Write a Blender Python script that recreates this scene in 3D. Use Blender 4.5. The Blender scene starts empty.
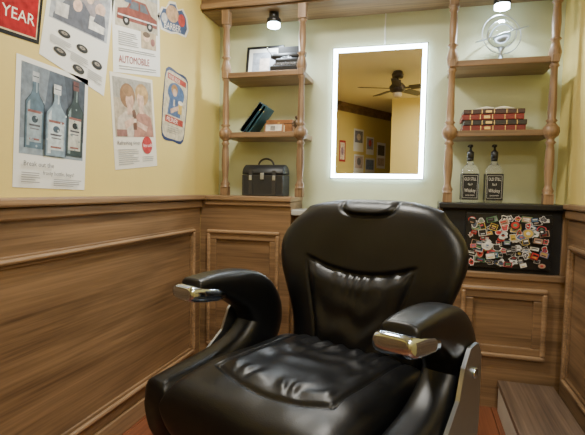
import bpy, math, random, bmesh
from mathutils import Vector, Matrix, noise
random.seed(7)
S=bpy.context.scene
PI=math.pi
FZ=-0.04
# ---------------- materials ----------------
MC={}
def mat(name,col,rough=.5,metal=0,emit=0,bump=0,bscale=200,coat=0,trans=0,ior=1.45,var=0,vscale=6,spec=.5):
    if name in MC: return MC[name]
    m=bpy.data.materials.new(name); m.use_nodes=True; nt=m.node_tree; p=nt.nodes['Principled BSDF']
    p.inputs['Base Color'].default_value=(*col,1); p.inputs['Roughness'].default_value=rough; p.inputs['Metallic'].default_value=metal
    p.inputs['IOR'].default_value=ior; p.inputs['Transmission Weight'].default_value=trans; p.inputs['Coat Weight'].default_value=coat
    p.inputs['Specular IOR Level'].default_value=spec
    if emit: p.inputs['Emission Color'].default_value=(*col,1); p.inputs['Emission Strength'].default_value=emit
    if bump or var:
        tc=nt.nodes.new('ShaderNodeTexCoord')
    if bump:
        n=nt.nodes.new('ShaderNodeTexNoise'); n.inputs['Scale'].default_value=bscale; n.inputs['Detail'].default_value=4
        b=nt.nodes.new('ShaderNodeBump'); b.inputs['Strength'].default_value=bump; b.inputs['Distance'].default_value=.002
        nt.links.new(tc.outputs['Object'],n.inputs['Vector']); nt.links.new(n.outputs['Fac'],b.inputs['Height']); nt.links.new(b.outputs['Normal'],p.inputs['Normal'])
    if var:
        n=nt.nodes.new('ShaderNodeTexNoise'); n.inputs['Scale'].default_value=vscale; n.inputs['Detail'].default_value=5
        r=nt.nodes.new('ShaderNodeValToRGB'); r.color_ramp.elements[0].position=.3; r.color_ramp.elements[1].position=.7
        r.color_ramp.elements[0].color=(*[c*(1-var) for c in col],1); r.color_ramp.elements[1].color=(*[min(1,c*(1+var)) for c in col],1)
        nt.links.new(tc.outputs['Object'],n.inputs['Vector']); nt.links.new(n.outputs['Fac'],r.inputs['Fac']); nt.links.new(r.outputs['Color'],p.inputs['Base Color'])
    MC[name]=m; return m
def wood(name,axis,dark,light,rough=.42,k=1.0):
    m=bpy.data.materials.new(name); m.use_nodes=True; nt=m.node_tree; p=nt.nodes['Principled BSDF']; N=nt.nodes.new; L=nt.links.new
    tc=N('ShaderNodeTexCoord')
    def nz(sc_long,sc_cross,detail,dist=0):
        mp=N('ShaderNodeMapping'); s=[sc_cross]*3; s[axis]=sc_long; mp.inputs['Scale'].default_value=s
        n=N('ShaderNodeTexNoise'); n.inputs['Scale'].default_value=1; n.inputs['Detail'].default_value=detail; n.inputs['Distortion'].default_value=dist
        L(tc.outputs['Object'],mp.inputs['Vector']); L(mp.outputs['Vector'],n.inputs['Vector']); return n
    a=nz(2.0*k,95*k,6,.2); b=nz(1.2*k,10*k,6,.5)
    mx=N('ShaderNodeMath'); mx.operation='MULTIPLY_ADD'; mx.inputs[1].default_value=.45
    m2=N('ShaderNodeMath'); m2.operation='MULTIPLY'; m2.inputs[1].default_value=.55
    L(b.outputs['Fac'],m2.inputs[0]); L(a.outputs['Fac'],mx.inputs[0]); L(m2.outputs[0],mx.inputs[2])
    r=N('ShaderNodeValToRGB'); e=r.color_ramp.elements; e[0].position=.33; e[0].color=(*dark,1); e[1].position=.67; e[1].color=(*light,1)
    L(mx.outputs[0],r.inputs['Fac']); L(r.outputs['Color'],p.inputs['Base Color'])
    p.inputs['Roughness'].default_value=rough
    bp=N('ShaderNodeBump'); bp.inputs['Strength'].default_value=.2; bp.inputs['Distance'].default_value=.002
    L(a.outputs['Fac'],bp.inputs['Height']); L(bp.outputs['Normal'],p.inputs['Normal'])
    return m
WD,WL=(.085,.048,.023),(.30,.182,.092)
TD,TL_=(.13,.078,.040),(.42,.27,.15)  # lighter wood tones paint in the highlights along the mouldings
woodX=wood('wood_grain_x',0,WD,WL); woodY=wood('wood_grain_y',1,WD,WL); woodZ=wood('wood_grain_z',2,(.09,.05,.025),(.36,.225,.12))
trimX=wood('moulding_lit_grain_x',0,TD,TL_,.34); trimY=wood('moulding_lit_grain_y',1,TD,TL_,.34)
stepW=wood('step_wood',1,(.06,.04,.03),(.22,.15,.10),.5)
floorW=wood('floor_wood',1,(.09,.025,.012),(.24,.085,.04),.35)
yel=mat('wall_paint_yellow',(.66,.53,.175),.62,bump=.25,bscale=60,var=.05,vscale=2)
pale=mat('wall_paint_pale_led_tint',(.52,.55,.36),.65,bump=.25,bscale=60,var=.06,vscale=3)  # pale paint with the mirror LED's greenish cast mixed into the colour
ceilm=mat('ceiling_paint',(.82,.75,.53),.8,bump=.2,bscale=80)
leather=mat('black_leather',(.0045,.005,.0065),.35,bump=.22,bscale=330,spec=.45)
chrome=mat('chrome',(.56,.67,.86),.12,1)
steel=mat('brushed_steel',(.46,.50,.56),.35,1)
blackp=mat('black_plastic',(.012,.012,.013),.35)
blackm=mat('black_matte',(.01,.01,.01),.6)
white=mat('white_paint',(.8,.8,.78),.5)
def col(c,rough=.5):
    return mat('c_%.2f_%.2f_%.2f_%.1f'%(*c,rough),c,rough,var=.28,vscale=38)
# ---------------- builder ----------------
class B:
    def __init__(s,name,M=None,parent=None,smooth=True):
        s.name=name;s.v=[];s.f=[];s.mi=[];s.mats=[];s.M=M or Matrix();s.parent=parent;s.sm=[]
    def _m(s,m):
        if m not in s.mats: s.mats.append(m)
        return s.mats.index(m)
    def add(s,vs,fs,m,smooth=False,T=None):
        o=len(s.v); k=s._m(m)
        for v in vs:
            v=Vector(v)
            if T is not None: v=T@v
            s.v.append(s.M@v)
        for f in fs: s.f.append([i+o for i in f]); s.mi.append(k); s.sm.append(smooth)
    def box(s,lo,hi,m,bev=0,T=None,seg=2):
        bm=bmesh.new(); bmesh.ops.create_cube(bm,size=1)
        for v in bm.verts: v.co=Vector([(lo[i]+hi[i])/2+v.co[i]*abs(hi[i]-lo[i]) for i in range(3)])
        if bev: bmesh.ops.bevel(bm,geom=bm.edges[:],offset=bev,segments=seg,affect='EDGES',profile=.5)
        bm.verts.index_update()
        s.add([v.co.copy() for v in bm.verts],[[v.index for v in f.verts] for f in bm.faces],m,False,T); bm.free()
    def lathe(s,prof,c,m,seg=28,axis='z',T=None,smooth=True):
        vs=[];fs=[];n=len(prof)
        for (h,r) in prof:
            for k in range(seg):
                a=2*PI*k/seg; x,y=r*math.cos(a),r*math.sin(a)
                p={'z':(x,y,h),'x':(h,x,y),'y':(x,h,y)}[axis]
                vs.append((c[0]+p[0],c[1]+p[1],c[2]+p[2]))
        for i in range(n-1):
            for k in range(seg):
                fs.append([i*seg+k,i*seg+(k+1)%seg,(i+1)*seg+(k+1)%seg,(i+1)*seg+k])
        fs.append(list(range(seg))[::-1]); fs.append([(n-1)*seg+k for k in range(seg)])
        s.add(vs,fs,m,smooth,T)
    def cyl(s,c,r,h,m,axis='z',seg=28,T=None,bev=0):
        b=bev or min(r,h)*.08
        s.lathe([(0,r-b),(b,r),(h-b,r),(h,r-b)],c,m,seg,axis,T)
    def sphere(s,c,r,m,sc=(1,1,1),n=24,T=None):
        vs=[];fs=[]
        for i in range(n+1):
            t=PI*i/n
            for k in range(n):
                a=2*PI*k/n
                vs.append((c[0]+r*sc[0]*math.sin(t)*math.cos(a),c[1]+r*sc[1]*math.sin(t)*math.sin(a),c[2]+r*sc[2]*math.cos(t)))
        for i in range(n):
            for k in range(n): fs.append([i*n+k,(i+1)*n+k,(i+1)*n+(k+1)%n,i*n+(k+1)%n])
        s.add(vs,fs,m,True,T)
    def tube(s,pts,r,m,seg=10,closed=False,T=None):
        pts=[Vector(p) for p in pts]; n=len(pts); vs=[];fs=[]
        up=None
        for i,p in enumerate(pts):
            a=pts[(i-1)%n] if (closed or i>0) else p; b=pts[(i+1)%n] if (closed or i<n-1) else p
            t=(b-a).normalized()
            if up is None:
                up=Vector((0,0,1)) if abs(t.z)<.9 else Vector((1,0,0))
            u=(up-t*up.dot(t)).normalized(); w=t.cross(u); up=u
            for k in range(seg):
                an=2*PI*k/seg; vs.append(p+(u*math.cos(an)+w*math.sin(an))*r)
        rng=n if closed else n-1
        for i in range(rng):
            for k in range(seg):
                j=(i+1)%n; fs.append([i*seg+k,i*seg+(k+1)%seg,j*seg+(k+1)%seg,j*seg+k])
        if not closed: fs.append(list(range(seg))[::-1]); fs.append([(n-1)*seg+k for k in range(seg)])
        s.add(vs,fs,m,True,T)
    def loft(s,secs,m,cap=True,T=None,closed=True):
        n=len(secs[0]); vs=[p for q in secs for p in q]; fs=[]
        for i in range(len(secs)-1):
            for k in range(n if closed else n-1):
                fs.append([i*n+k,i*n+(k+1)%n,(i+1)*n+(k+1)%n,(i+1)*n+k])
        if cap: fs.append(list(range(n))[::-1]); fs.append([(len(secs)-1)*n+k for k in range(n)])
        s.add(vs,fs,m,True,T)
    def frame(s,lo2,hi2,w,d0,d1,plane,m,bev=.003):
        a0,b0=lo2;a1,b1=hi2
        for (p,q) in [((a0,b0),(a1,b0+w)),((a0,b1-w),(a1,b1)),((a0,b0+w),(a0+w,b1-w)),((a1-w,b0+w),(a1,b1-w))]:
            if plane=='x': s.box((d0,p[0],p[1]),(d1,q[0],q[1]),m,bev)
            else: s.box((p[0],d0,p[1]),(q[0],d1,q[1]),m,bev)
    def done(s,fixn=True):
        me=bpy.data.meshes.new(s.name); me.from_pydata([tuple(v) for v in s.v],[],s.f)
        for m in s.mats: me.materials.append(m)
        for i,p in enumerate(me.polygons): p.material_index=s.mi[i]; p.use_smooth=s.sm[i]
        if fixn:
            bm=bmesh.new(); bm.from_mesh(me); bmesh.ops.recalc_face_normals(bm,faces=bm.faces); bm.to_mesh(me); bm.free()
        me.update()
        o=bpy.data.objects.new(s.name,me); S.collection.objects.link(o)
        if s.parent: o.parent=s.parent
        return o
def textgeo(body,size=1.0):
    cu=bpy.data.curves.new('t','FONT'); cu.body=body; cu.size=size; cu.resolution_u=2
    o=bpy.data.objects.new('t',cu); S.collection.objects.link(o); bpy.context.view_layer.update()
    me=o.evaluated_get(bpy.context.evaluated_depsgraph_get()).to_mesh()
    vs=[(v.co.x,v.co.y) for v in me.vertices]; fs=[list(p.vertices) for p in me.polygons]
    o.evaluated_get(bpy.context.evaluated_depsgraph_get()).to_mesh_clear()
    bpy.data.objects.remove(o); bpy.data.curves.remove(cu); return vs,fs
class Flat:
    def __init__(s,name,TL,TR,BR,BL,nrm,rough=.45):
        s.b=B(name); s.c=[Vector(c) for c in (TL,TR,BR,BL)]; s.n=Vector(nrm).normalized(); s.k=0; s.rough=rough
        s.asp=((s.c[1]-s.c[0]).length)/((s.c[3]-s.c[0]).length); s.dk=.0001
    def P(s,u,v):
        a=s.c[0].lerp(s.c[1],u); b=s.c[3].lerp(s.c[2],u); return a.lerp(b,v)+s.n*(.0014+s.dk*s.k)
    def face(s,pts,c):
        s.k+=1; s.b.add([s.P(*p) for p in pts],[list(range(len(pts)))],col(c,s.rough))
    def bg(s,c,pts=None):
        pts=pts or [(0,0),(1,0),(1,1),(0,1)]
        n=len(pts); f=[s.P(*p)+s.n*.0001 for p in pts]; k=[s.P(*p)-s.n*.0008 for p in pts]
        s.b.add(f+k,[list(range(n)),list(range(n,2*n))[::-1]]+[[i,(i+1)%n,n+(i+1)%n,n+i] for i in range(n)],mat('paper_%.2f_%.2f_%.2f'%c,c,s.rough)); s.k+=2
    def r(s,u0,v0,u1,v1,c): s.face([(u0,v0),(u1,v0),(u1,v1),(u0,v1)],c)
    def e(s,cu,cv,ru,rv,c,n=24,rot=0):
        s.face([(cu+ru*math.cos(2*PI*i/n)*math.cos(rot)-rv*math.sin(2*PI*i/n)*math.sin(rot)/max(s.asp,.01)*1, cv+rv*math.sin(2*PI*i/n)*math.cos(rot)+ru*math.cos(2*PI*i/n)*math.sin(rot)*s.asp) for i in range(n)],c)
    def t(s,body,u,v,h,c,ws=1):
        s.k+=1; vs,fs=textgeo(body); s.b.add([s.P(u+x*h/s.asp*ws,v-y*h) for x,y in vs],fs,mat('ink_%.2f_%.2f_%.2f'%c,c,s.rough))
    def lines(s,u0,v0,u1,n,dv,c=(.25,.25,.25),th=.006):
        s.k+=1
        for i in range(n):
            e=u1-(random.random()*.12 if i%4!=3 else .3)*(u1-u0)
            s.b.add([s.P(*p) for p in [(u0,v0+i*dv),(e,v0+i*dv),(e,v0+i*dv+th),(u0,v0+i*dv+th)]],[[0,1,2,3]],mat('ink_%.2f_%.2f_%.2f'%c,c,s.rough))
    def done(s): return s.b.done(False)
LW=-1.32
def LP(y,z): return (LW,y,z)
# ---------------- room shell ----------------
XR=.724; YB=2.87; CH=2.5
b=B('floor'); 
x=-1.4
while x<.8:
    b.box((x,-3.1,FZ-.03),(x+.117,3.0,FZ),floorW,.0015); x+=.12
b.done()
b=B('ceiling'); b.box((-1.45,-3.1,CH),(.85,3.0,CH+.06),ceilm); b.done()
def wains(b,x0,sgn,ya,yb,my0,my1):
    X=lambda d:x0+sgn*d
    def bx(d0,d1,y0,y1,z0,z1,m,bev=.003):
        a,c=sorted((X(d0),X(d1))); b.box((a,y0,z0),(c,y1,z1),m,bev)
    bx(.0005,.014,ya,yb,FZ,1.028,woodY,0)
    for (y0,y1) in my0:
        for (d,w,o) in [(.040,.018,0),(.026,.040,-.008)]:
            a,c=sorted((X(.012),X(d)))
            b.frame((y0+o,my1[0]+o),(y1-o,my1[1]-o),w,a,c,'x',trimY if d>.03 else woodY,.007 if d>.03 else .004)
    bx(.012,.028,ya,yb,FZ,.05,trimY,.005)
    bx(.012,.032,ya,yb,.985,1.028,woodY,.007)
b=B('wall_left'); b.box((LW-.08,-3.0,FZ),(LW,YB+.08,CH),yel); b.done()
b=B('trim_4'); wains(b,LW,1,-1.4,2.572,[(-.9,.35),(.45,2.47)],(.115,.86)); b.done()
b=B('wall_back'); b.box((LW,YB,FZ),(XR,YB+.08,CH),pale); b.done()
b=B('wall_right'); b.box((XR,-3.0,FZ),(XR+.08,YB+.08,CH),yel); b.done()
b=B('trim_5'); wains(b,XR,-1,1.0,2.568,[(1.2,2.47)],(.19,.86)); b.done()
b=B('wall_front'); b.box((LW,-3.0,FZ),(XR,-2.92,CH),yel); b.done()
P0=Vector((-1.32,-1.55,0)); D=Vector((.70,-1.25,0)).normalized(); Nn=Vector((1.25,.70,0)).normalized()
b=B('wall_diagonal')
vs=[P0,P0+D*1.56,P0+D*1.56-Nn*.05,P0-Nn*.05+D*.1]
b.add([Vector((v.x,v.y,z)) for z in (FZ,CH) for v in vs],[[0,1,2,3],[7,6,5,4],[0,4,5,1],[1,5,6,2],[2,6,7,3],[3,7,4,0]],yel); b.done()
b=B('wall_partition'); b.box((-.47,-1.62,FZ),(XR,-1.52,CH),yel); b.done()
b=B('trim_1')
for z0,z1,o in [(2.36,2.44,.02),(2.44,2.5,.035)]:
    vs=[P0+Nn*.002,P0+D*1.5+Nn*.002,P0+D*1.5+Nn*o,P0+Nn*o+D*.01]
    b.add([Vector((v.x,v.y,z)) for z in (z0,z1-.001) for v in vs],[[0,1,2,3],[7,6,5,4],[0,4,5,1],[1,5,6,2],[2,6,7,3],[3,7,4,0]],woodX)
b.done()
b=B('trim_2'); b.box((LW+.0005,-1.4,1.03),(LW+.05,2.57,1.062),trimY,.008); b.done()
b=B('trim_3'); b.box((XR-.045,1.0,1.03),(XR-.0005,2.565,1.058),trimY,.008); b.done()
# ---------------- built-in cabinets ----------------
CX=-.735
root=B('built_in_cabinet')
root.box((LW+.001,2.60,FZ),(CX,YB-.002,1.03),woodX)
root.box((LW+.001,2.575,1.03),(CX+.005,YB-.002,1.06),trimX,.006)
root.box((LW+.036,2.585,1.0),(CX,2.605,1.03),woodX,.006)
root.frame((-1.265,.13),(-.80,.85),.022,2.574,2.603,'y',trimX,.008)
root.frame((-1.25,.145),(-.815,.835),.045,2.585,2.603,'y',woodX,.005)
root.box((CX,2.66,FZ),(.095,YB-.002,.95),woodX)
root.frame((-.62,.13),(.03,.85),.03,2.645,2.663,'y',woodX,.005)
root.box((.095,2.60,FZ),(XR-.001,YB-.002,.675),woodX)
root.box((.095,2.612,.675),(XR-.001,YB-.002,1.02),blackm)
root.box((.095,2.585,.655),(XR-.001,2.62,.69),woodX,.006)
root.box((.095,2.598,.69),(.115,2.62,1.02),woodZ,.003); root.box((.695,2.598,.69),(XR-.001,2.62,1.02),woodZ,.003)
root.frame((.225,.24),(.64,.615),.024,2.574,2.603,'y',trimX,.008)
root.frame((.24,.256),(.625,.599),.048,2.584,2.603,'y',woodX,.005)
root.box((.095,2.572,1.02),(XR-.001,YB-.002,1.05),blackp,.006)
root.done()
b=B('sink_counter'); b.box((CX+.001,2.60,.951),(.094,YB-.002,.985),mat('counter_grey',(.42,.42,.40),.3),.006)
b.box((-.60,2.63,.985),(-.05,2.84,.998),white,.006); b.done()
# ---------------- shelf unit ----------------
u=B('shelf_unit')
YC=2.615; BZ=2.165
def column(x):
    z0,z1=(1.0605 if x<-.3 else 1.0505),BZ
    pr=[(.05,.030),(.052,.022),(.07,.028),(.085,.02),(.10,.0165),(.18,.023),(.27,.021),(.30,.0165),(.312,.026),(.322,.018),(.33,.018),
        (.345,.034),(.362,.040),(.385,.038),(.40,.026),(.41,.019),(.42,.028),(.43,.019),(.47,.021),(.60,.0175),(.68,.0165),(.69,.025),(.70,.018),
        (.72,.024),(.755,.031),(.79,.022),(.81,.017),(.82,.028),(.83,.018),(.90,.022),(.99,.017),(1.0,.026),(1.012,.018),(1.02,.030)]
    u.lathe([(z0+h*1.01,r) for h,r in pr],(x,YC,0),woodZ,20)
    u.box((x-.024,YC-.024,z0),(x+.024,YC+.024,z0+.055),woodZ,.003); u.box((x-.024,YC-.024,z1-.085),(x+.024,YC+.024,z1),woodZ,.003)
CXS=(-1.160,-.688,.135,.622)
for x in CXS: column(x)
for x0,x1,zs in ((CXS[0],CXS[1],(1.765,1.41)),(CXS[2],CXS[3],(1.765,1.40))):
    for z in zs:
        u.box((x0-.012,YC-.012,z),(x1+.012,YB-.002,z+.032),woodX,.004)
        for xx in (x0,x1): u.box((xx-.018,YC-.028,z-.004),(xx+.018,YC+.02,z+.036),woodZ,.004)
u.box((LW+.001,2.605,BZ),(XR-.001,YB-.002,BZ+.025),woodX,.003)
u.box((LW+.001,2.595,BZ+.02),(XR-.001,2.61,2.44),woodX,.003)
u.box((LW+.001,2.58,BZ+.01),(XR-.001,2.60,BZ+.042),trimX,.006)
u.box((LW+.001,2.57,2.27),(XR-.001,2.60,2.31),woodX,.008)
u.done()
for (x,y) in ((-.89,2.70),(.378,2.70)):
    b=B('puck_light'); b.cyl((x,y,2.125),.03,.039,blackp); b.cyl((x,y,2.10),.042,.026,blackp) 
    b.cyl((x,y,2.078),.038,.026,mat('puck_glow',(.70,.90,1.0),.4,emit=40)); b.done()
    l=bpy.data.lights.new('puck','SPOT'); l.energy=36; l.spot_size=2.7; l.spot_blend=.9; l.shadow_soft_size=.03; l.color=(.82,.92,1)
    o=bpy.data.objects.new('puck_spot',l); o.location=(x,y-.0,2.07); S.collection.objects.link(o)
# ---------------- mirror ----------------
b=B('led_mirror')
mx0,mx1,mz0,mz1=-.553,.012,1.175,1.975
b.box((mx0+.01,2.848,mz0+.01),(mx1-.01,YB-.001,mz1-.01),mat('mirror_back',(.70,.88,1),.4,emit=20))
b.box((mx0,2.842,mz0),(mx1,2.848,mz1),blackp)
b.add([(mx0+.004,2.8415,mz0+.004),(mx1-.004,2.8415,mz0+.004),(mx1-.004,2.8415,mz1-.004),(mx0+.004,2.8415,mz1-.004)],[[0,1,2,3]],mat('mirror_glass',(.93,.94,.93),.01,1))
b.frame((mx0+.006,mz0+.006),(mx1-.006,mz1-.006),.026,2.839,2.841,'y',mat('led_strip',(.78,.92,1.0),.4,emit=22),0)
b.done()
b=B('mirror_cord'); b.tube([(-.24,2.862,1.98),(-.242,2.862,2.06),(-.24,2.862,BZ-.001)],.004,white); b.done()
# ---------------- posters ----------------
WH=(.74,.75,.72)
f=Flat('metal_sign',LP(.95,1.86),LP(1.39,1.86),LP(1.355,1.60),LP(.95,1.58),(1,0,0),.25)
f.bg((.012,.012,.012)); f.r(.03,.05,.97,.95,(.6,.5,.3)); f.r(.04,.07,.96,.93,(.33,.012,.015)); f.t('GOOD',.42,.42,.26,(.8,.75,.6)); f.t('ALL YEAR',.36,.78,.21,(.85,.8,.7)); f.done()
f=Flat('vintage_poster',LP(1.42,1.90),LP(1.785,2.00),LP(1.70,1.487),LP(1.355,1.568),(1,0,0))
f.bg(WH); f.r(.05,.04,.95,.56,(.36,.39,.43)); f.e(.3,.2,.16,.12,(.16,.17,.20)); f.e(.3,.17,.07,.06,(.6,.45,.36)); f.e(.62,.28,.18,.14,(.26,.24,.26)); f.e(.6,.22,.06,.055,(.62,.46,.36))
f.face([(.1,.5),(.25,.3),(.5,.28),(.7,.42),(.9,.5),(.9,.55),(.1,.55)],(.10,.11,.14))
f.e(.42,.33,.07,.06,(.6,.42,.33)); f.r(.62,.38,.88,.5,(.65,.65,.62)); f.e(.8,.15,.1,.08,(.30,.33,.36)); f.r(.12,.36,.3,.5,(.5,.5,.48)); f.r(.08,.06,.4,.1,(.7,.7,.7)); f.e(.78,.3,.09,.06,(.55,.40,.32)); f.face([(.68,.42),(.72,.34),(.86,.34),(.9,.44)],(.10,.11,.14))
for cu,cv in ((.28,.66),(.56,.71),(.82,.78),(.25,.85),(.54,.91)): f.e(cu,cv,.090,.034,(.02,.02,.02)); f.e(cu,cv-.005,.045,.014,(.25,.22,.18)); f.e(cu,cv-.005,.015,.005,(.05,.05,.05))
f.lines(.1,.73,.4,5,.016); f.lines(.4,.79,.68,5,.016); f.lines(.68,.86,.93,5,.016); f.done()
f=Flat('gin_poster',LP(1.26,1.544),LP(1.605,1.534),LP(1.576,1.087),LP(1.234,1.096),(1,0,0))
f.bg((.76,.77,.75)); f.r(.06,.04,.95,.74,(.085,.11,.15)); f.face([(.06,.04),(.42,.04),(.30,.74),(.06,.74)],(.17,.21,.26)); f.face([(.62,.04),(.95,.04),(.95,.50),(.78,.60)],(.05,.065,.09)); f.face([(.06,.62),(.95,.58),(.95,.74),(.06,.74)],(.24,.30,.36))
def btl(cx,w,top,bot,c,hi,lab,cap,dark):
    n=w*.30; sh=top+(bot-top)*.30
    def out(k,dx=0): return [(cx-n*k+dx,top),(cx+n*k+dx,top),(cx+n*k+dx,sh-.06),(cx+n*k*1.6+dx,sh-.02),(cx+w*k+dx,sh+.04),(cx+w*k+dx,bot),(cx-w*k+dx,bot),(cx-w*k+dx,sh+.04),(cx-n*k*1.6+dx,sh-.02),(cx-n*k+dx,sh-.06)]
    f.face(out(1),dark); f.face(out(.88),c); 
    f.face([(cx-w*.75,sh+.06),(cx-w*.5,sh+.02),(cx-w*.45,bot-.02),(cx-w*.75,bot-.02)],hi)
    f.r(cx+n*.2,top+.02,cx+n*.6,sh-.04,hi)
    f.r(cx-n*1.15,top-.03,cx+n*1.15,top+.05,cap); f.r(cx-n*1.0,top+.005,cx+n*1.0,top+.012,dark)
    f.r(cx-w*.72,sh+.10,cx+w*.72,bot-.05,lab); f.r(cx-w*.72,sh+.10,cx+w*.72,sh+.12,(.25,.10,.09)); 
    f.e(cx,sh+.17,w*.32,.028,dark); f.r(cx-w*.55,sh+.21,cx+w*.55,sh+.225,(.08,.08,.1)); f.r(cx-w*.45,sh+.24,cx+w*.45,sh+.25,(.15,.15,.18)); f.r(cx-w*.5,bot-.08,cx+w*.5,bot-.065,(.25,.10,.09))
    for j in range(9): f.e(cx+random.uniform(-.9,.9)*w,random.uniform(sh,bot),.012,.009,hi,8)
btl(.24,.125,.12,.69,(.09,.15,.21),(.28,.36,.42),(.30,.38,.44),(.35,.38,.42),(.03,.05,.07)); btl(.80,.13,.09,.71,(.03,.05,.055),(.18,.25,.26),(.50,.51,.46),(.12,.05,.05),(.01,.015,.02)); btl(.52,.15,.17,.73,(.22,.31,.39),(.52,.60,.64),(.50,.58,.62),(.55,.58,.60),(.06,.09,.13))
f.t("Break out the",.1,.83,.055,(.05,.05,.05)); f.t("frosty bottle, boys!",.35,.89,.045,(.05,.05,.05)); f.lines(.08,.88,.33,5,.018); f.lines(.5,.92,.92,4,.016); f.done()
f=Flat('car_advert_poster',LP(1.753,2.06),LP(2.13,2.12),LP(2.141,1.672),LP(1.763,1.605),(1,0,0))
f.bg(WH); f.r(.05,.04,.95,.55,(.42,.39,.31)); f.r(.05,.04,.95,.2,(.36,.40,.42)); f.face([(.08,.48),(.10,.38),(.28,.35),(.38,.25),(.68,.25),(.8,.36),(.93,.39),(.93,.48)],(.20,.06,.045)); f.face([(.32,.35),(.4,.27),(.52,.27),(.52,.35)],(.10,.12,.14)); f.face([(.55,.35),(.55,.27),(.66,.27),(.74,.35)],(.10,.12,.14)); f.e(.26,.48,.07,.05,(.02,.02,.02)); f.e(.26,.48,.03,.02,(.5,.5,.5)); f.e(.76,.48,.07,.05,(.02,.02,.02)); f.e(.76,.48,.03,.02,(.5,.5,.5)); f.r(.1,.43,.92,.445,(.6,.6,.6))
f.e(.3,.14,.07,.05,(.55,.38,.28)); f.r(.23,.18,.37,.3,(.08,.12,.2)); f.r(.56,.54,.90,.72,(.42,.34,.22)); f.e(.68,.60,.07,.045,(.65,.48,.35)); f.e(.68,.57,.08,.03,(.12,.08,.05)); f.e(.82,.64,.05,.04,(.25,.1,.08)); f.lines(.1,.60,.50,7,.02); f.lines(.1,.76,.9,2,.02)
f.t('AUTOMOBILE',.1,.90,.105,(.30,.04,.04),.82); f.lines(.1,.93,.9,2,.025); f.done()
f=Flat('soda_advert_poster',LP(1.736,1.602),LP(2.067,1.64),LP(2.113,1.213),LP(1.773,1.177),(1,0,0))
f.bg((.70,.67,.58)); f.r(.05,.04,.95,.66,(.40,.34,.25)); f.r(.05,.04,.95,.25,(.31,.30,.26))
f.face([(.08,.66),(.12,.46),(.30,.38),(.44,.42),(.52,.66)],(.50,.43,.35)); f.face([(.45,.66),(.5,.44),(.66,.36),(.9,.44),(.95,.66)],(.36,.18,.13))
f.e(.36,.22,.17,.13,(.22,.12,.055)); f.e(.40,.27,.09,.095,(.54,.36,.26)); f.face([(.34,.34),(.44,.34),(.46,.42),(.33,.42)],(.52,.35,.26)); f.e(.70,.19,.16,.12,(.38,.24,.10)); f.e(.66,.25,.085,.09,(.58,.40,.30)); f.face([(.62,.32),(.72,.32),(.74,.4),(.61,.4)],(.55,.38,.28))
f.e(.37,.17,.12,.06,(.28,.16,.07)); f.e(.45,.30,.02,.05,(.45,.28,.2)); f.e(.61,.28,.02,.05,(.45,.30,.2)); f.e(.71,.15,.13,.05,(.45,.30,.13))
f.face([(.44,.38),(.48,.36),(.50,.36),(.53,.40),(.53,.58),(.45,.58)],(.13,.06,.035)); f.r(.45,.46,.53,.50,(.6,.5,.4)); f.face([(.25,.5),(.46,.44),(.48,.5),(.28,.58)],(.54,.37,.28)); f.face([(.54,.48),(.80,.54),(.76,.60),(.54,.54)],(.54,.37,.28)); f.r(.08,.58,.3,.65,(.25,.12,.1))
f.e(.76,.75,.13,.10,(.42,.03,.03)); f.t('Ice cold',.66,.77,.055,(.8,.8,.8)); f.t('Refreshing times',.07,.74,.06,(.1,.08,.08)); f.lines(.08,.79,.55,8,.022); f.lines(.62,.88,.92,3,.022); f.done()
def rr(n=40,p=3.2,s=1.0,w=.0):
    o=[]
    for i in range(n):
        a=2*PI*i/n; c,d=math.cos(a),math.sin(a); k=(abs(c)**p+abs(d)**p)**(-1/p); k*=1+w*math.cos(6*a)
        o.append((.5+.5*k*c*s,.5+.5*k*d*s))
    return o
f=Flat('tin_sign',LP(2.189,1.75),LP(2.449,1.73),LP(2.39,1.346),LP(2.141,1.359),(1,0,0),.3)
f.bg((.03,.05,.13),rr(p=7,w=.015)); f.face(rr(p=7,s=.93),(.50,.45,.32)); f.r(.12,.08,.88,.16,(.35,.06,.05)); f.t('FINE BEER',.16,.15,.075,(.8,.75,.6),.9); f.e(.5,.32,.34,.15,(.08,.14,.26)); f.e(.42,.27,.13,.07,(.35,.2,.08)); f.e(.44,.31,.09,.055,(.52,.36,.26)); f.face([(.2,.64),(.25,.42),(.42,.37),(.62,.40),(.75,.64)],(.08,.13,.24)); f.face([(.40,.50),(.41,.41),(.46,.41),(.48,.50)],(.45,.40,.34)); f.r(.62,.42,.78,.58,(.52,.34,.08)); f.e(.70,.42,.10,.03,(.65,.62,.52)); f.face([(.3,.56),(.62,.47),(.64,.53),(.34,.62)],(.5,.34,.25)); f.r(.13,.66,.87,.75,(.35,.05,.04)); f.t('PILSNER',.18,.735,.085,(.85,.8,.7)); f.lines(.25,.79,.75,4,.03); f.done()
f=Flat('diecut_sign',LP(2.115,2.08),LP(2.44,2.13),LP(2.44,1.96),LP(2.115,1.90),(1,0,0),.3)
pts=[(0,.6),(.12,.3),(.25,.28),(.35,.05),(.55,0),(.62,.2),(.8,.1),(.95,.35),(1,.75),(.9,1),(.6,.95),(.4,1),(.1,.95)]
f.bg((.70,.68,.62),pts); f.face([(.5+(a-.5)*.88,.55+(c-.55)*.86) for a,c in pts],(.06,.10,.2)); f.e(.45,.40,.2,.25,(.50,.33,.2)); f.e(.75,.5,.12,.2,(.45,.07,.06)); f.e(.2,.6,.09,.15,(.5,.5,.5)); f.t('BARBER',.18,.88,.28,(.85,.82,.75)); f.done()
def DW(t,z): p=P0+D*t; return (p.x,p.y,z)
def dposter(name,t0,t1,z0,z1,bgc,shapes):
    f=Flat(name,DW(t1,z1),DW(t0,z1),DW(t0,z0),DW(t1,z0),Nn)
    f.bg(bgc)
    for s_ in shapes: getattr(f,s_[0])(*s_[1:])
    f.done()
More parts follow.
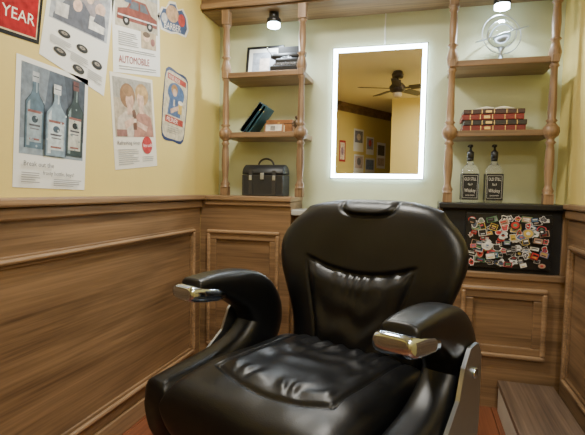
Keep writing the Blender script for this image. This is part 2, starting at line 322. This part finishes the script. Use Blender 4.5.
dposter('framed_picture',.08,.24,1.56,1.90,(.4,.02,.02),[('r',.15,.1,.85,.9,(.7,.6,.5)),('e',.5,.5,.2,.2,(.3,.2,.3))])
dposter('wall_poster',.45,.72,1.75,2.12,WH,[('r',.1,.08,.9,.6,(.2,.2,.22)),('e',.5,.35,.2,.15,(.6,.5,.4))])
dposter('wall_poster',.47,.74,1.38,1.70,WH,[('r',.1,.08,.9,.7,(.55,.45,.4)),('e',.5,.35,.2,.2,(.2,.2,.2))])
dposter('wall_poster',.80,1.02,1.72,2.02,WH,[('r',.1,.08,.9,.7,(.3,.3,.32)),('e',.5,.35,.2,.2,(.6,.1,.1))])
dposter('wall_poster',.78,1.06,1.38,1.66,(.6,.58,.5),[('r',.1,.1,.9,.7,(.15,.2,.3))])
dposter('wall_poster',1.12,1.38,1.50,1.95,WH,[('r',.1,.1,.9,.5,(.1,.1,.1)),('r',.1,.6,.9,.9,(.5,.4,.3))])
f=Flat('small_notice',(XR,2.42,1.84),(XR,2.25,1.84),(XR,2.25,1.66),(XR,2.42,1.66),(-1,0,0)); f.bg((.75,.77,.78)); f.r(.1,.1,.9,.5,(.4,.42,.45)); f.lines(.1,.6,.9,5,.06,th=.02); f.done()
# sticker board
f=Flat('sticker_board',(.235,2.592,.998),(.645,2.592,.998),(.645,2.592,.712),(.235,2.592,.712),(0,-1,0),.35)
f.b.box((.235,2.5925,.712),(.645,2.611,.998),blackp,.002)
pal=[(.72,.72,.70),(.5,.04,.04),(.02,.02,.02),(.72,.71,.68),(.08,.16,.35),(.60,.42,.08),(.12,.28,.14),(.25,.25,.25),(.7,.7,.66),(.45,.28,.2),(.02,.02,.02),(.6,.08,.10),(.72,.72,.70),(.03,.03,.03),(.1,.1,.12),(.02,.02,.02)]
f.dk=.00006; cells=[(i,j) for i in range(10) for j in range(7)]; random.shuffle(cells)
for (i,j) in cells+random.sample(cells,34):
    cu=.045+.91*(i+.5+random.uniform(-.42,.42))/10; cv=.05+.90*(j+.5+random.uniform(-.42,.42))/7; w=random.uniform(.032,.070); h=random.uniform(.045,.088)
    cu=min(max(cu,.02+w),.98-w); cv=min(max(cv,.02+h),.98-h); c=random.choice(pal); c2=random.choice(pal); ty=random.random(); th_=random.uniform(-.35,.35)
    def poly(n,ph,s): return [(cu+s*w*math.cos(ph+2*PI*q/n),cv+s*h*math.sin(ph+2*PI*q/n)) for q in range(n)]
    def rect(s,ox=0,oy=0,sx=1,sy=1):
        o=[]
        for a_,b_ in ((-1,-1),(1,-1),(1,1),(-1,1)):
            a_=(a_*sx+ox)*s*.9*w; b_=(b_*sy+oy)*s*.75*h; o.append((cu+a_*math.cos(th_)-b_*math.sin(th_)*.7,cv+a_*math.sin(th_)*1.4+b_*math.cos(th_)))
        return o
    if ty<.18:
        f.face(poly(16,0,1),c); f.face(poly(14,0,.8),c2); f.face(poly(5,random.random()*6,.4),random.choice(pal))
    elif ty<.65:
        f.face(rect(1),c); f.face(rect(.85),c2); f.face(rect(1,random.uniform(-.2,.2),-.25,.6,.22),random.choice(pal)); f.face(rect(1,0,.35,.5,.15),random.choice(pal))
    else:
        n=14; ph=random.random()*6; r=[random.uniform(.6,1.15) for _ in range(n)]
        f.face([(cu+r[q]*w*math.cos(2*PI*q/n),cv+r[q]*h*math.sin(2*PI*q/n)) for q in range(n)],(.72,.72,.70)); f.face([(cu+.82*r[q]*w*math.cos(2*PI*q/n),cv+.82*r[q]*h*math.sin(2*PI*q/n)) for q in range(n)],c2); f.face(poly(6,ph,.35),c); f.face(rect(1,0,.1,.45,.12),random.choice(pal))
f.done()
# ---------------- shelf items ----------------
ZA,ZB,ZC=1.798,1.443,1.0605
T=Matrix.Translation((-.985,2.80,ZA+.001))@Matrix.Rotation(math.radians(-10),4,'X')
b=B('picture_frame'); b.box((-.125,-.008,0),(.125,.008,.215),blackp,.003,T); b.box((-.105,-.0105,.02),(.105,-.008,.195),mat('frame_mat',(.62,.62,.58),.4),0,T)
b.box((-.08,-.0115,.04),(.08,-.0105,.17),col((.25,.27,.3),.4),0,T); b.box((-.03,-.0125,.05),(.035,-.0115,.13),col((.5,.42,.36),.4),0,T); b.done()
b=B('typewriter'); tx,ty=-.805,2.70
b.box((tx-.085,ty-.07,ZA),(tx+.085,ty+.075,ZA+.035),blackp,.008)
b.box((tx-.075,ty-.01,ZA+.03),(tx+.075,ty+.075,ZA+.095),blackp,.012)
b.cyl((tx-.095,ty+.035,ZA+.115),.019,.19,blackm,'x'); b.cyl((tx-.11,ty+.035,ZA+.115),.014,.016,blackp,'x'); b.cyl((tx+.094,ty+.035,ZA+.115),.014,.016,blackp,'x')
b.tube([(tx-.10,ty+.02,ZA+.12),(tx-.115,ty-.01,ZA+.14),(tx-.12,ty-.03,ZA+.15)],.003,chrome)
b.box((tx-.07,ty+.045,ZA+.11),(tx+.07,ty+.049,ZA+.175),blackm,.001)
for r_ in range(4):
    for k in range(9): b.cyl((tx-.064+k*.016,ty-.058+r_*.013,ZA+.036+r_*.007),.0055,.006,mat('key_ivory',(.12,.11,.10),.3),seg=10)
for k in range(12): 
    a=PI*(.15+.7*k/11); b.tube([(tx,ty+.005,ZA+.06),(tx+.05*math.cos(a),ty-.005,ZA+.075+.028*math.sin(a))],.0015,steel,5)
b.done()
b=B('leaning_books')
for k,(x0,c,w,h) in enumerate([(-1.085,(.02,.06,.10),.032,.21),(-1.043,(.03,.10,.13),.024,.19)]):
    T=Matrix.Translation((x0,2.65,ZB+w*.625))@Matrix.Rotation(math.radians(38-k*1),4,'Y')
    b.box((0,0,0),(w,.15,h),col(c,.5),.002,T); b.box((.003,-.0,.003),(w-.003,.151,h-.003),col((.6,.56,.45)),.001,T)
    b.box((-.0005,.0,h*.8),(w+.0005,.01,h*.84),col((.6,.5,.2)),0,T)
b.done()
b=B('cigar_box'); b.box((-.935,2.715,ZB),(-.765,2.82,ZB+.085),mat('cigar_wood',(.24,.10,.035),.45,var=.3,vscale=30),.003); b.box((-.93,2.713,ZB+.06),(-.77,2.715,ZB+.063),col((.03,.02,.01))); b.box((-.885,2.712,ZB+.012),(-.815,2.715,ZB+.05),col((.65,.55,.35))); b.box((-.86,2.711,ZB+.052),(-.845,2.715,ZB+.07),mat('brass',(.6,.42,.15),.3,1)); b.done()
b=B('shelf_photo_frame'); T=Matrix.Translation((-.87,2.665,ZB+.0015))@Matrix.Rotation(math.radians(-12),4,'X')
b.box((-.06,-.005,0),(.06,.005,.055),col((.25,.12,.05),.4),.002,T); b.box((-.05,-.006,.008),(.05,-.005,.047),col((.55,.52,.45),.4),0,T); b.box((-.02,-.007,.012),(.01,-.006,.04),col((.2,.18,.16),.4),0,T); b.done()
b=B('figurine'); fm=mat('figurine_bronze',(.10,.07,.045),.4,.6); gx_,gy_=-.735,2.70
b.lathe([(0,.022),(.01,.022),(.014,.014),(.03,.012),(.045,.018),(.065,.020),(.078,.010),(.083,.008)],(gx_,gy_,ZB+.0005),fm); b.sphere((gx_,gy_,ZB+.094),.012,fm); b.tube([(gx_-.018,gy_,ZB+.068),(gx_-.028,gy_-.01,ZB+.05),(gx_-.015,gy_-.018,ZB+.04)],.004,fm); b.tube([(gx_+.018,gy_,ZB+.068),(gx_+.028,gy_-.01,ZB+.05),(gx_+.015,gy_-.018,ZB+.04)],.004,fm); b.done()
b=B('leather_case'); cx0,cx1,cy0,cy1=-1.065,-.80,2.65,2.79
lm=mat('case_leather',(.016,.017,.018),.45,bump=.5,bscale=120)
HB=.13
b.box((cx0,cy0,ZC+.001),(cx1,cy1,ZC+HB),lm,.006)
secs=[]
for xx,s_ in ((cx0,.9),(cx0+.006,1),(cx1-.006,1),(cx1,.9)):
    secs.append([(xx,(cy0+cy1)/2+math.cos(a)*.070*s_,ZC+HB+.003+math.sin(a)*.06*s_*(1 if a<=PI else 0)) for a in [PI*i/16 for i in range(17)]])
b.loft(secs,lm)
strap=mat('strap',(.03,.028,.025),.5)
for xx in (cx0+.045,cx1-.07):
    b.box((xx,cy0-.004,ZC+.005),(xx+.024,cy0,ZC+HB+.025),strap,.001)
    b.box((xx+.003,cy0-.008,ZC+.095),(xx+.021,cy0-.003,ZC+.125),steel,.002)
b.box(((cx0+cx1)/2-.012,cy0-.008,ZC+.10),((cx0+cx1)/2+.012,cy0,ZC+.14),steel,.002)
b.frame((cx0+.002,ZC+.003),(cx1-.002,ZC+HB-.002),.008,cy0-.002,cy0+.002,'y',strap,.001)
mxc=(cx0+cx1)/2; myc=(cy0+cy1)/2
b.tube([(mxc+.05*math.cos(a),myc,ZC+HB+.055+.045*math.sin(a)) for a in [PI*i/12 for i in range(13)]],.006,strap)
b.done()
b=B('glass_globe'); gx,gy,gz=.385,2.72,1.797+.155
glass=mat('clear_glass',(.95,.98,1),.02,0,trans=1,ior=1.3)
b.sphere((gx,gy,gz),.07,glass)
def ring(rad,rx,ry,th,m):
    T=Matrix.Translation((gx,gy,gz))@Matrix.Rotation(rx,4,'X')@Matrix.Rotation(ry,4,'Y')
    b.tube([(rad*math.cos(2*PI*i/48),rad*math.sin(2*PI*i/48),0) for i in range(48)],th,m,8,True,T)
ring(.130,math.radians(14),math.radians(-14),.0028,steel); ring(.105,math.radians(84),.3,.0028,steel)
ring(.073,PI/2,0,.0025,steel)
b.lathe([(0,.05),(.008,.05),(.014,.03),(.03,.012),(.06,.008),(.086,.02)],(gx,gy,1.7975),steel)
b.done()
bz=1.433
b=B('book_stack'); z=bz
for k,(c,h,dx,w) in enumerate([((.16,.018,.015),.03,0,.31),((.025,.02,.018),.028,.006,.31),((.20,.022,.018),.03,-.004,.305),((.05,.02,.018),.026,.004,.30)]):
    x0=.20+dx
    b.box((x0,2.64,z),(x0+w,2.80,z+h-.001),mat('book%d'%k,c,.4),.003); 
    for q in (.04,.09,.15,.21,.26): b.box((x0+q,2.6385,z+.002),(x0+q+.004,2.6405,z+h-.003),mat('gold',(.5,.36,.14),.35,1))
    b.box((x0+.11,2.6385,z+.007),(x0+.14,2.6405,z+h-.008),mat('gold',(.5,.36,.14),.35,1))
    z+=h
b.done()
b=B('open_book'); 
for s_,xc in ((-1,.36),(1,.36)):
    secs=[]
    for i in range(9):
        t=i/8; x=xc+s_*t*.095; zz=z+.001+.012*math.sin(PI*min(1,t*1.1))*(1-t*.3)
        secs.append([(x,2.65,z+.0005),(x,2.78,z+.0005),(x,2.78,zz+.003),(x,2.65,zz+.003)])
    b.loft(secs,mat('page_paper',(.72,.70,.62),.6))
b.done()
def whiskey(x,y):
    b=B('whiskey_bottle'); z0=1.0515; hw=.044
    def sq(s,z,p): 
        o=[]
        for i in range(40):
            a=2*PI*i/40+.0001; c,d=math.cos(a),math.sin(a); k=(abs(c)**p+abs(d)**p)**(-1/p); o.append((x+c*k*s,y+d*k*s,z))
        return o
    gl=mat('bottle_glass',(.90,.93,.92),.03,0,trans=.9,ior=1.33)
    b.loft([sq(hw*.9,z0,7),sq(hw,z0+.006,7),sq(hw,z0+.165,7),sq(hw*.95,z0+.178,5),sq(hw*.72,z0+.195,3.5),sq(hw*.42,z0+.208,2.3),sq(.0145,z0+.222,2),sq(.0165,z0+.245,2),sq(.014,z0+.256,2)],gl)
    b.lathe([(z0+.238,.0165),(z0+.240,.0180),(z0+.272,.0180),(z0+.276,.012),(z0+.284,.006),(z0+.296,.006),(z0+.298,.012),(z0+.310,.012),(z0+.312,.009)],(x,y,0),blackp,20)
    b.tube([(x,y,z0+.304),(x-.012,y-.022,z0+.304),(x-.016,y-.030,z0+.299)],.004,blackp)
    lb=mat('label_black',(.008,.008,.008),.5); lw=mat('label_white',(.60,.60,.57),.5)
    yf=y-hw-.0006
    b.box((x-hw*.93,yf-.0006,z0+.015),(x+hw*.93,yf,z0+.155),lb); b.frame((x-hw*.82,z0+.025),(x+hw*.82,z0+.145),.0012,yf-.0012,yf-.0006,'y',lw,0)
    def tx(s_,zz,h,w):
        vs,fs=textgeo(s_); W=max(v[0] for v in vs); k=w/W
        b.add([(x-w/2+v[0]*k,yf-.0014,zz+v[1]*h) for v in vs],fs,lw)
    tx('OLD STILL',z0+.118,.024,.060); tx('No.9',z0+.092,.018,.022); tx('Whiskey',z0+.056,.028,.056); tx('SOUR MASH',z0+.036,.010,.045)
    for sd in (1,-1):
        xs=x+sd*(hw+.0006); b.box((xs-.0005,y-hw*.8,z0+.015),(xs+.0005,y+hw*.8,z0+.155),lb)
    b.lathe([(z0+.222,.0160),(z0+.238,.0174)],(x,y,0),lb,20)
    b.done()
whiskey(.250,2.67); whiskey(.370,2.67)
# ---------------- step ----------------
b=B('wooden_step'); b.box((.425,1.45,FZ),(XR-.04,2.565,.095),mat('step_side',(.50,.47,.40),.6,var=.1),.002); b.box((.42,1.44,.095),(XR-.04,2.57,.125),stepW,.004); b.done()
# ---------------- ceiling fan ----------------
b=B('ceiling_fan'); fx,fy=-.31,.10; dk=mat('fan_dark',(.03,.02,.015),.4)
b.lathe([(2.42,.06),(2.46,.07),(2.499,.05)],(fx,fy,0),dk); b.cyl((fx,fy,2.36),.012,.07,dk); b.lathe([(2.25,.03),(2.265,.08),(2.32,.095),(2.36,.06),(2.37,.02)],(fx,fy,0),dk)
b.lathe([(2.20,.02),(2.215,.05),(2.25,.055)],(fx,fy,0),mat('fan_globe',(.6,.5,.35),.4))
for k in range(5):
    T=Matrix.Translation((fx,fy,2.30))@Matrix.Rotation(2*PI*k/5+.3,4,'Z')@Matrix.Rotation(.2,4,'X')
    b.box((.08,-.02,-.004),(.16,.02,.004),dk,.002,T); b.box((.15,-.055,-.004),(.46,.055,.004),dk,.003,T)
b.done()
# ---------------- barber chair ----------------
chair=bpy.data.objects.new('barber_chair',None); S.collection.objects.link(chair)
chair.location=(-.268,1.328,0); chair.rotation_euler=(0,0,math.radians(-23.4))
def interp(kn,x):
    if x<=kn[0][0]: return kn[0][1]
    if x>=kn[-1][0]: return kn[-1][1]
    for i in range(len(kn)-1):
        if kn[i][0]<=x<=kn[i+1][0]:
            p0=kn[max(i-1,0)][1];p1=kn[i][1];p2=kn[i+1][1];p3=kn[min(i+2,len(kn)-1)][1]
            t=(x-kn[i][0])/(kn[i+1][0]-kn[i][0])
            return .5*((2*p1)+(-p0+p2)*t+(2*p0-5*p1+4*p2-p3)*t*t+(-p0+3*p1-3*p2+p3)*t**3)
def nz(x,y,z,s): return noise.noise(Vector((x*s,y*s,z*s)))
def sstep(a,b_,x): t=min(1,max(0,(x-a)/(b_-a))); return t*t*(3-2*t)
b=B('backrest',parent=chair)
HW=[(.54,.250),(.66,.268),(.76,.302),(.84,.332),(.90,.344),(.95,.335),(1.01,.304),(1.075,.255)]
z0,z1=.54,1.075
def backpt(s,q,side):
    v=(1+q)/2; z=z0+(z1-z0)*v; hw=interp(HW,z)
    edge=(max(0,1-abs(s)**4)*max(0,1-abs(q)**10))**.42
    x=s*hw
    zz=z-.030*abs(s)**3*sstep(.7,1,v)
    y=.195+(z-.6)*.24-.045*s*s*sstep(.1,.6,v)
    if side<0: return (x,y+.055*edge,zz)
    d=.065*edge
    vs=.625-.085*(1-min(1,abs(s)/.62)**2)
    sb=.54+.08*v-.06*sstep(.5,0,v)
    inp=sstep(sb+.02,sb-.12,abs(s))
    g=0
    g+=math.exp(-((v-vs)/.012)**2)*.012*sstep(sb+.05,sb-.08,abs(s))
    g+=math.exp(-((abs(s)-sb)/.020)**2)*.0065*sstep(vs+.02,vs-.06,v)
    low=sstep(vs+.0,vs-.08,v)*inp
    d+=low*.020*edge
    if v<vs and abs(s)<sb+.04:
        k=math.exp(-(vs-v)/.08)
        d+=.0048*k*math.sin(s*46+3*math.sin(s*9)+4*v+3*nz(s,v,2,5))*sstep(sb+.02,sb-.1,abs(s))
        d+=.0045*math.sin(v*30+2.5*math.cos(s*3)+3*nz(s,v,0,3))*math.exp(-((v-.2)/.17)**2)*inp
    hr=((abs(s)/.36)**3+(abs(v-1.02)/.11)**3)**(1/3)
    d+=.014*sstep(1.1,.85,hr)*edge-.008*math.exp(-((hr-1.1)/.06)**2)
    d+=.005*nz(s*1.2,v*1.5,3,2.2)*edge
    d-=g*edge
    return (x,y-d,zz)
NU,NV=170,150
def cushion(fn,b):
    vs=[];fs=[]
    for side in (1,-1):
        o=len(vs)
        for j in range(NV+1):
            q=math.sin(PI/2*(2*j/NV-1))
            for i in range(NU+1):
                s=math.sin(PI/2*(2*i/NU-1)); vs.append(fn(s,q,side))
        for j in range(NV):
            for i in range(NU):
                a=o+j*(NU+1)+i; f_=[a,a+1,a+NU+2,a+NU+1]; fs.append(f_ if side>0 else f_[::-1])
    b.add(vs,fs,leather,True); b.done()
cushion(backpt,b)
b=B('seat_cushion',parent=chair)
def seatpt(s,t,side):
    e=(max(0,1-abs(s)**10)*max(0,1-abs(t)**8))**.4
    hw=.288; x=s*hw; y=-.095+t*.28
    zb=.50
    if side<0: return (x,y,zb-.13*e)
    z=zb+.108*e
    z-=.025*sstep(-.3,-1,t)*e
    sb=.68; tf=-.50-.16*(1-min(1,(s/sb)**2))
    g=0
    if t>tf: g+=math.exp(-((abs(s)-sb)/.018)**2)*.009
    if abs(s)<sb+.03: g+=math.exp(-((t-tf)/.022)**2)*.009
    inp=sstep(sb+.01,sb-.14,abs(s))*sstep(tf-.01,tf+.16,t)
    z+=.007*inp
    z+=.0035*inp*math.sin(s*8+3.2*nz(s,t,1,1.3)*2+t*4)*math.exp(-((t-.1)/.5)**2)
    z+=.0035*math.sin(s*30+4*t+5*nz(s,t,0,3))*math.exp(-((t-tf-.14)/.11)**2)*inp
    z+=.0045*math.sin(s*34-5*t+4*nz(s,t,9,2))*math.exp(-((t-.7)/.25)**2)*sstep(.66,.4,abs(s))
    z+=.002*math.sin(t*22+3*nz(s,t,4,2))*sstep(sb,sb-.2,abs(s))*math.exp(-((t-.2)/.4)**2)
    z+=.006*nz(s,t,5,1.6)*e+.003*nz(s,t,2,4)*e
    return (x,y,z-g*e)
cushion(seatpt,b)
KN=[(-.222,.800,.046,.026),(-.17,.801,.050,.032),(-.10,.793,.054,.043),(-.03,.774,.057,.060),(.045,.738,.058,.078),(.09,.68,.058,.086),(.09,.62,.058,.086),(.035,.56,.058,.084),(-.045,.510,.060,.090),(-.14,.475,.062,.102),(-.24,.450,.062,.112),(-.345,.430,.058,.115)]
def cr(vals,t):
    n=len(vals)-1; i=min(int(t*n),n-1); u_=t*n-i
    p0=vals[max(i-1,0)];p1=vals[i];p2=vals[i+1];p3=vals[min(i+2,n)]
    return [.5*((2*b_)+(-a+c)*u_+(2*a-5*b_+4*c-d)*u_*u_+(-a+3*b_-3*c+d)*u_**3) for a,b_,c,d in zip(p0,p1,p2,p3)]
def armsec(xc,t,n=44,p=3.2,sc=1):
    y,z,w,h=cr(KN,t); y2,z2=cr(KN,min(1,t+.01))[:2]; y1,z1_=cr(KN,max(0,t-.01))[:2]
    L=math.hypot(y2-y1,z2-z1_); ty,tz=(y2-y1)/L,(z2-z1_)/L; ny,nzz=-tz,ty
    w=w*(.6+.4*sc); h=h*sc; o=[]
    for i in range(n):
        a=2*PI*i/n; c,d=math.cos(a),math.sin(a); k=(abs(c)**p+abs(d)**p)**(-1/p)
        o.append((xc+c*k*w,y+ny*d*k*h,z+nzz*d*k*h))
    return o
for side,nm in ((-1,'arm_left'),(1,'arm_right')):
    xc=side*.348
    b=B(nm,parent=chair); secs=[]; NS=120
    for i in range(NS+1):
        t=i/NS; e=.03; sc=1
        if t<e: sc=math.sqrt(max(.02,1-(1-t/e)**2))
        if t>1-e: sc=math.sqrt(max(.3,1-(1-(1-t)/e)**2))
        secs.append(armsec(xc,t,sc=sc))
    b.loft(secs,leather); b.done()
    b=B(nm+'_chrome_cap',parent=chair); ys=[]
    for (y,top,bot,w) in [(-.254,.802,.780,.034),(-.252,.806,.770,.044),(-.240,.810,.760,.051),(-.20,.806,.752,.0535),(-.15,.796,.748,.0560),(-.125,.785,.752,.0570)]:
        n=24; o=[]; zc=(top+bot)/2; hh=(top-bot)/2
        for i in range(n):
            a=2*PI*i/n; c,d=math.cos(a),math.sin(a); k=(abs(c)**4+abs(d)**4)**(-1/4); o.append((xc+c*k*w,y,zc+d*k*hh))
        ys.append(o)
    b.loft(ys,chrome); b.done()
b=B('arm_side_plate',parent=chair)
for side in (-1,1):
    xs=side*.409; sh=[(-.13,.36),(.10,.36),(.13,.50),(.13,.68),(.10,.72),(.04,.72),(.00,.68),(-.03,.61),(-.12,.54)]
    a,c=(xs,xs+side*.010); n=len(sh)
    b.add([(a,y,z) for y,z in sh]+[(c,y,z) for y,z in sh],[list(range(n)),list(range(n,2*n))[::-1]]+[[i,(i+1)%n,n+(i+1)%n,n+i] for i in range(n)],steel)
    b.cyl((xs+side*.010 if side>0 else xs-.016,.07,.65),.014,.006,chrome,'x')
b.done()
b=B('seat_skirt',parent=chair); b.box((-.40,-.24,.33),(.40,.14,.38),blackp,.01); b.box((-.24,-.2,.30),(.24,.15,.36),blackp,.01); b.done()
b=B('pedestal',parent=chair); b.lathe([(FZ,.29),(FZ+.02,.29),(FZ+.04,.27),(FZ+.06,.10),(FZ+.08,.075),(.2,.07),(.21,.05),(.31,.05)],(0,0,0),chrome,48); b.tube([(.06,.05,.05),(.25,.2,.12),(.32,.26,.2)],.011,chrome); b.sphere((.32,.26,.2),.02,blackp); b.done()
b=B('footrest',parent=chair)
for s_ in (-.15,.15): b.tube([(s_,-.15,.34),(s_,-.26,.30),(s_,-.36,.18),(s_,-.42,.10)],.012,chrome)
T=Matrix.Translation((0,-.44,.10))@Matrix.Rotation(.35,4,'X'); b.box((-.20,-.07,-.012),(.20,.07,.012),steel,.008,T)
for k in range(6): b.box((-.18,-.055+k*.02,.012),(.18,-.047+k*.02,.017),blackm,.001,T)
b.done()
# ---------------- lights ----------------
def area(x,y,z,size,e,c,rot=(0,0,0)):
    l=bpy.data.lights.new('area','AREA'); l.shape='DISK'; l.size=size; l.energy=e; l.color=c
    o=bpy.data.objects.new('unseen_ceiling_area',l); o.location=(x,y,z); o.rotation_euler=rot; S.collection.objects.link(o)
for (lx,ly,e) in ((-.62,1.80,31),(.40,-.75,30),(.42,.5,13)):  # unseen fittings: left one follows the bright wall, other two added as fill
    b=B('unseen_ceiling_light'); b.lathe([(2.485,.14),(2.499,.15)],(lx,ly,0),white); b.lathe([(2.430,.05),(2.436,.11),(2.455,.15),(2.485,.165)],(lx,ly,0),mat('ceiling_fill_glow',(1,.95,.85),.4,emit=9)); b.done()  # diffuser deepened and made to glow to brighten the ceiling
    area(lx,ly,2.425,.30,e,(1,.96,.87))
w=bpy.data.worlds.new('w'); S.world=w; w.use_nodes=True; w.node_tree.nodes['Background'].inputs[0].default_value=(.5,.5,.55,1); w.node_tree.nodes['Background'].inputs[1].default_value=.1
# ---------------- camera ----------------
th,pi_,ro=math.radians(15.55),math.radians(3.55),math.radians(1.05)
F0=Vector((-math.sin(th),math.cos(th),0)); R0=Vector((math.cos(th),math.sin(th),0)); Z=Vector((0,0,1))
F=F0*math.cos(pi_)-Z*math.sin(pi_); U0=F0*math.sin(pi_)+Z*math.cos(pi_)
R=R0*math.cos(ro)+U0*math.sin(ro); U=U0*math.cos(ro)-R0*math.sin(ro)
cam=bpy.data.cameras.new('camera'); o=bpy.data.objects.new('camera',cam); S.collection.objects.link(o)
M=Matrix((R,U,-F)).transposed().to_4x4(); M.translation=Vector((0,0,1.107)); o.matrix_world=M
cam.sensor_width=36; cam.lens=36*460/585; cam.clip_start=.02
S.camera=o
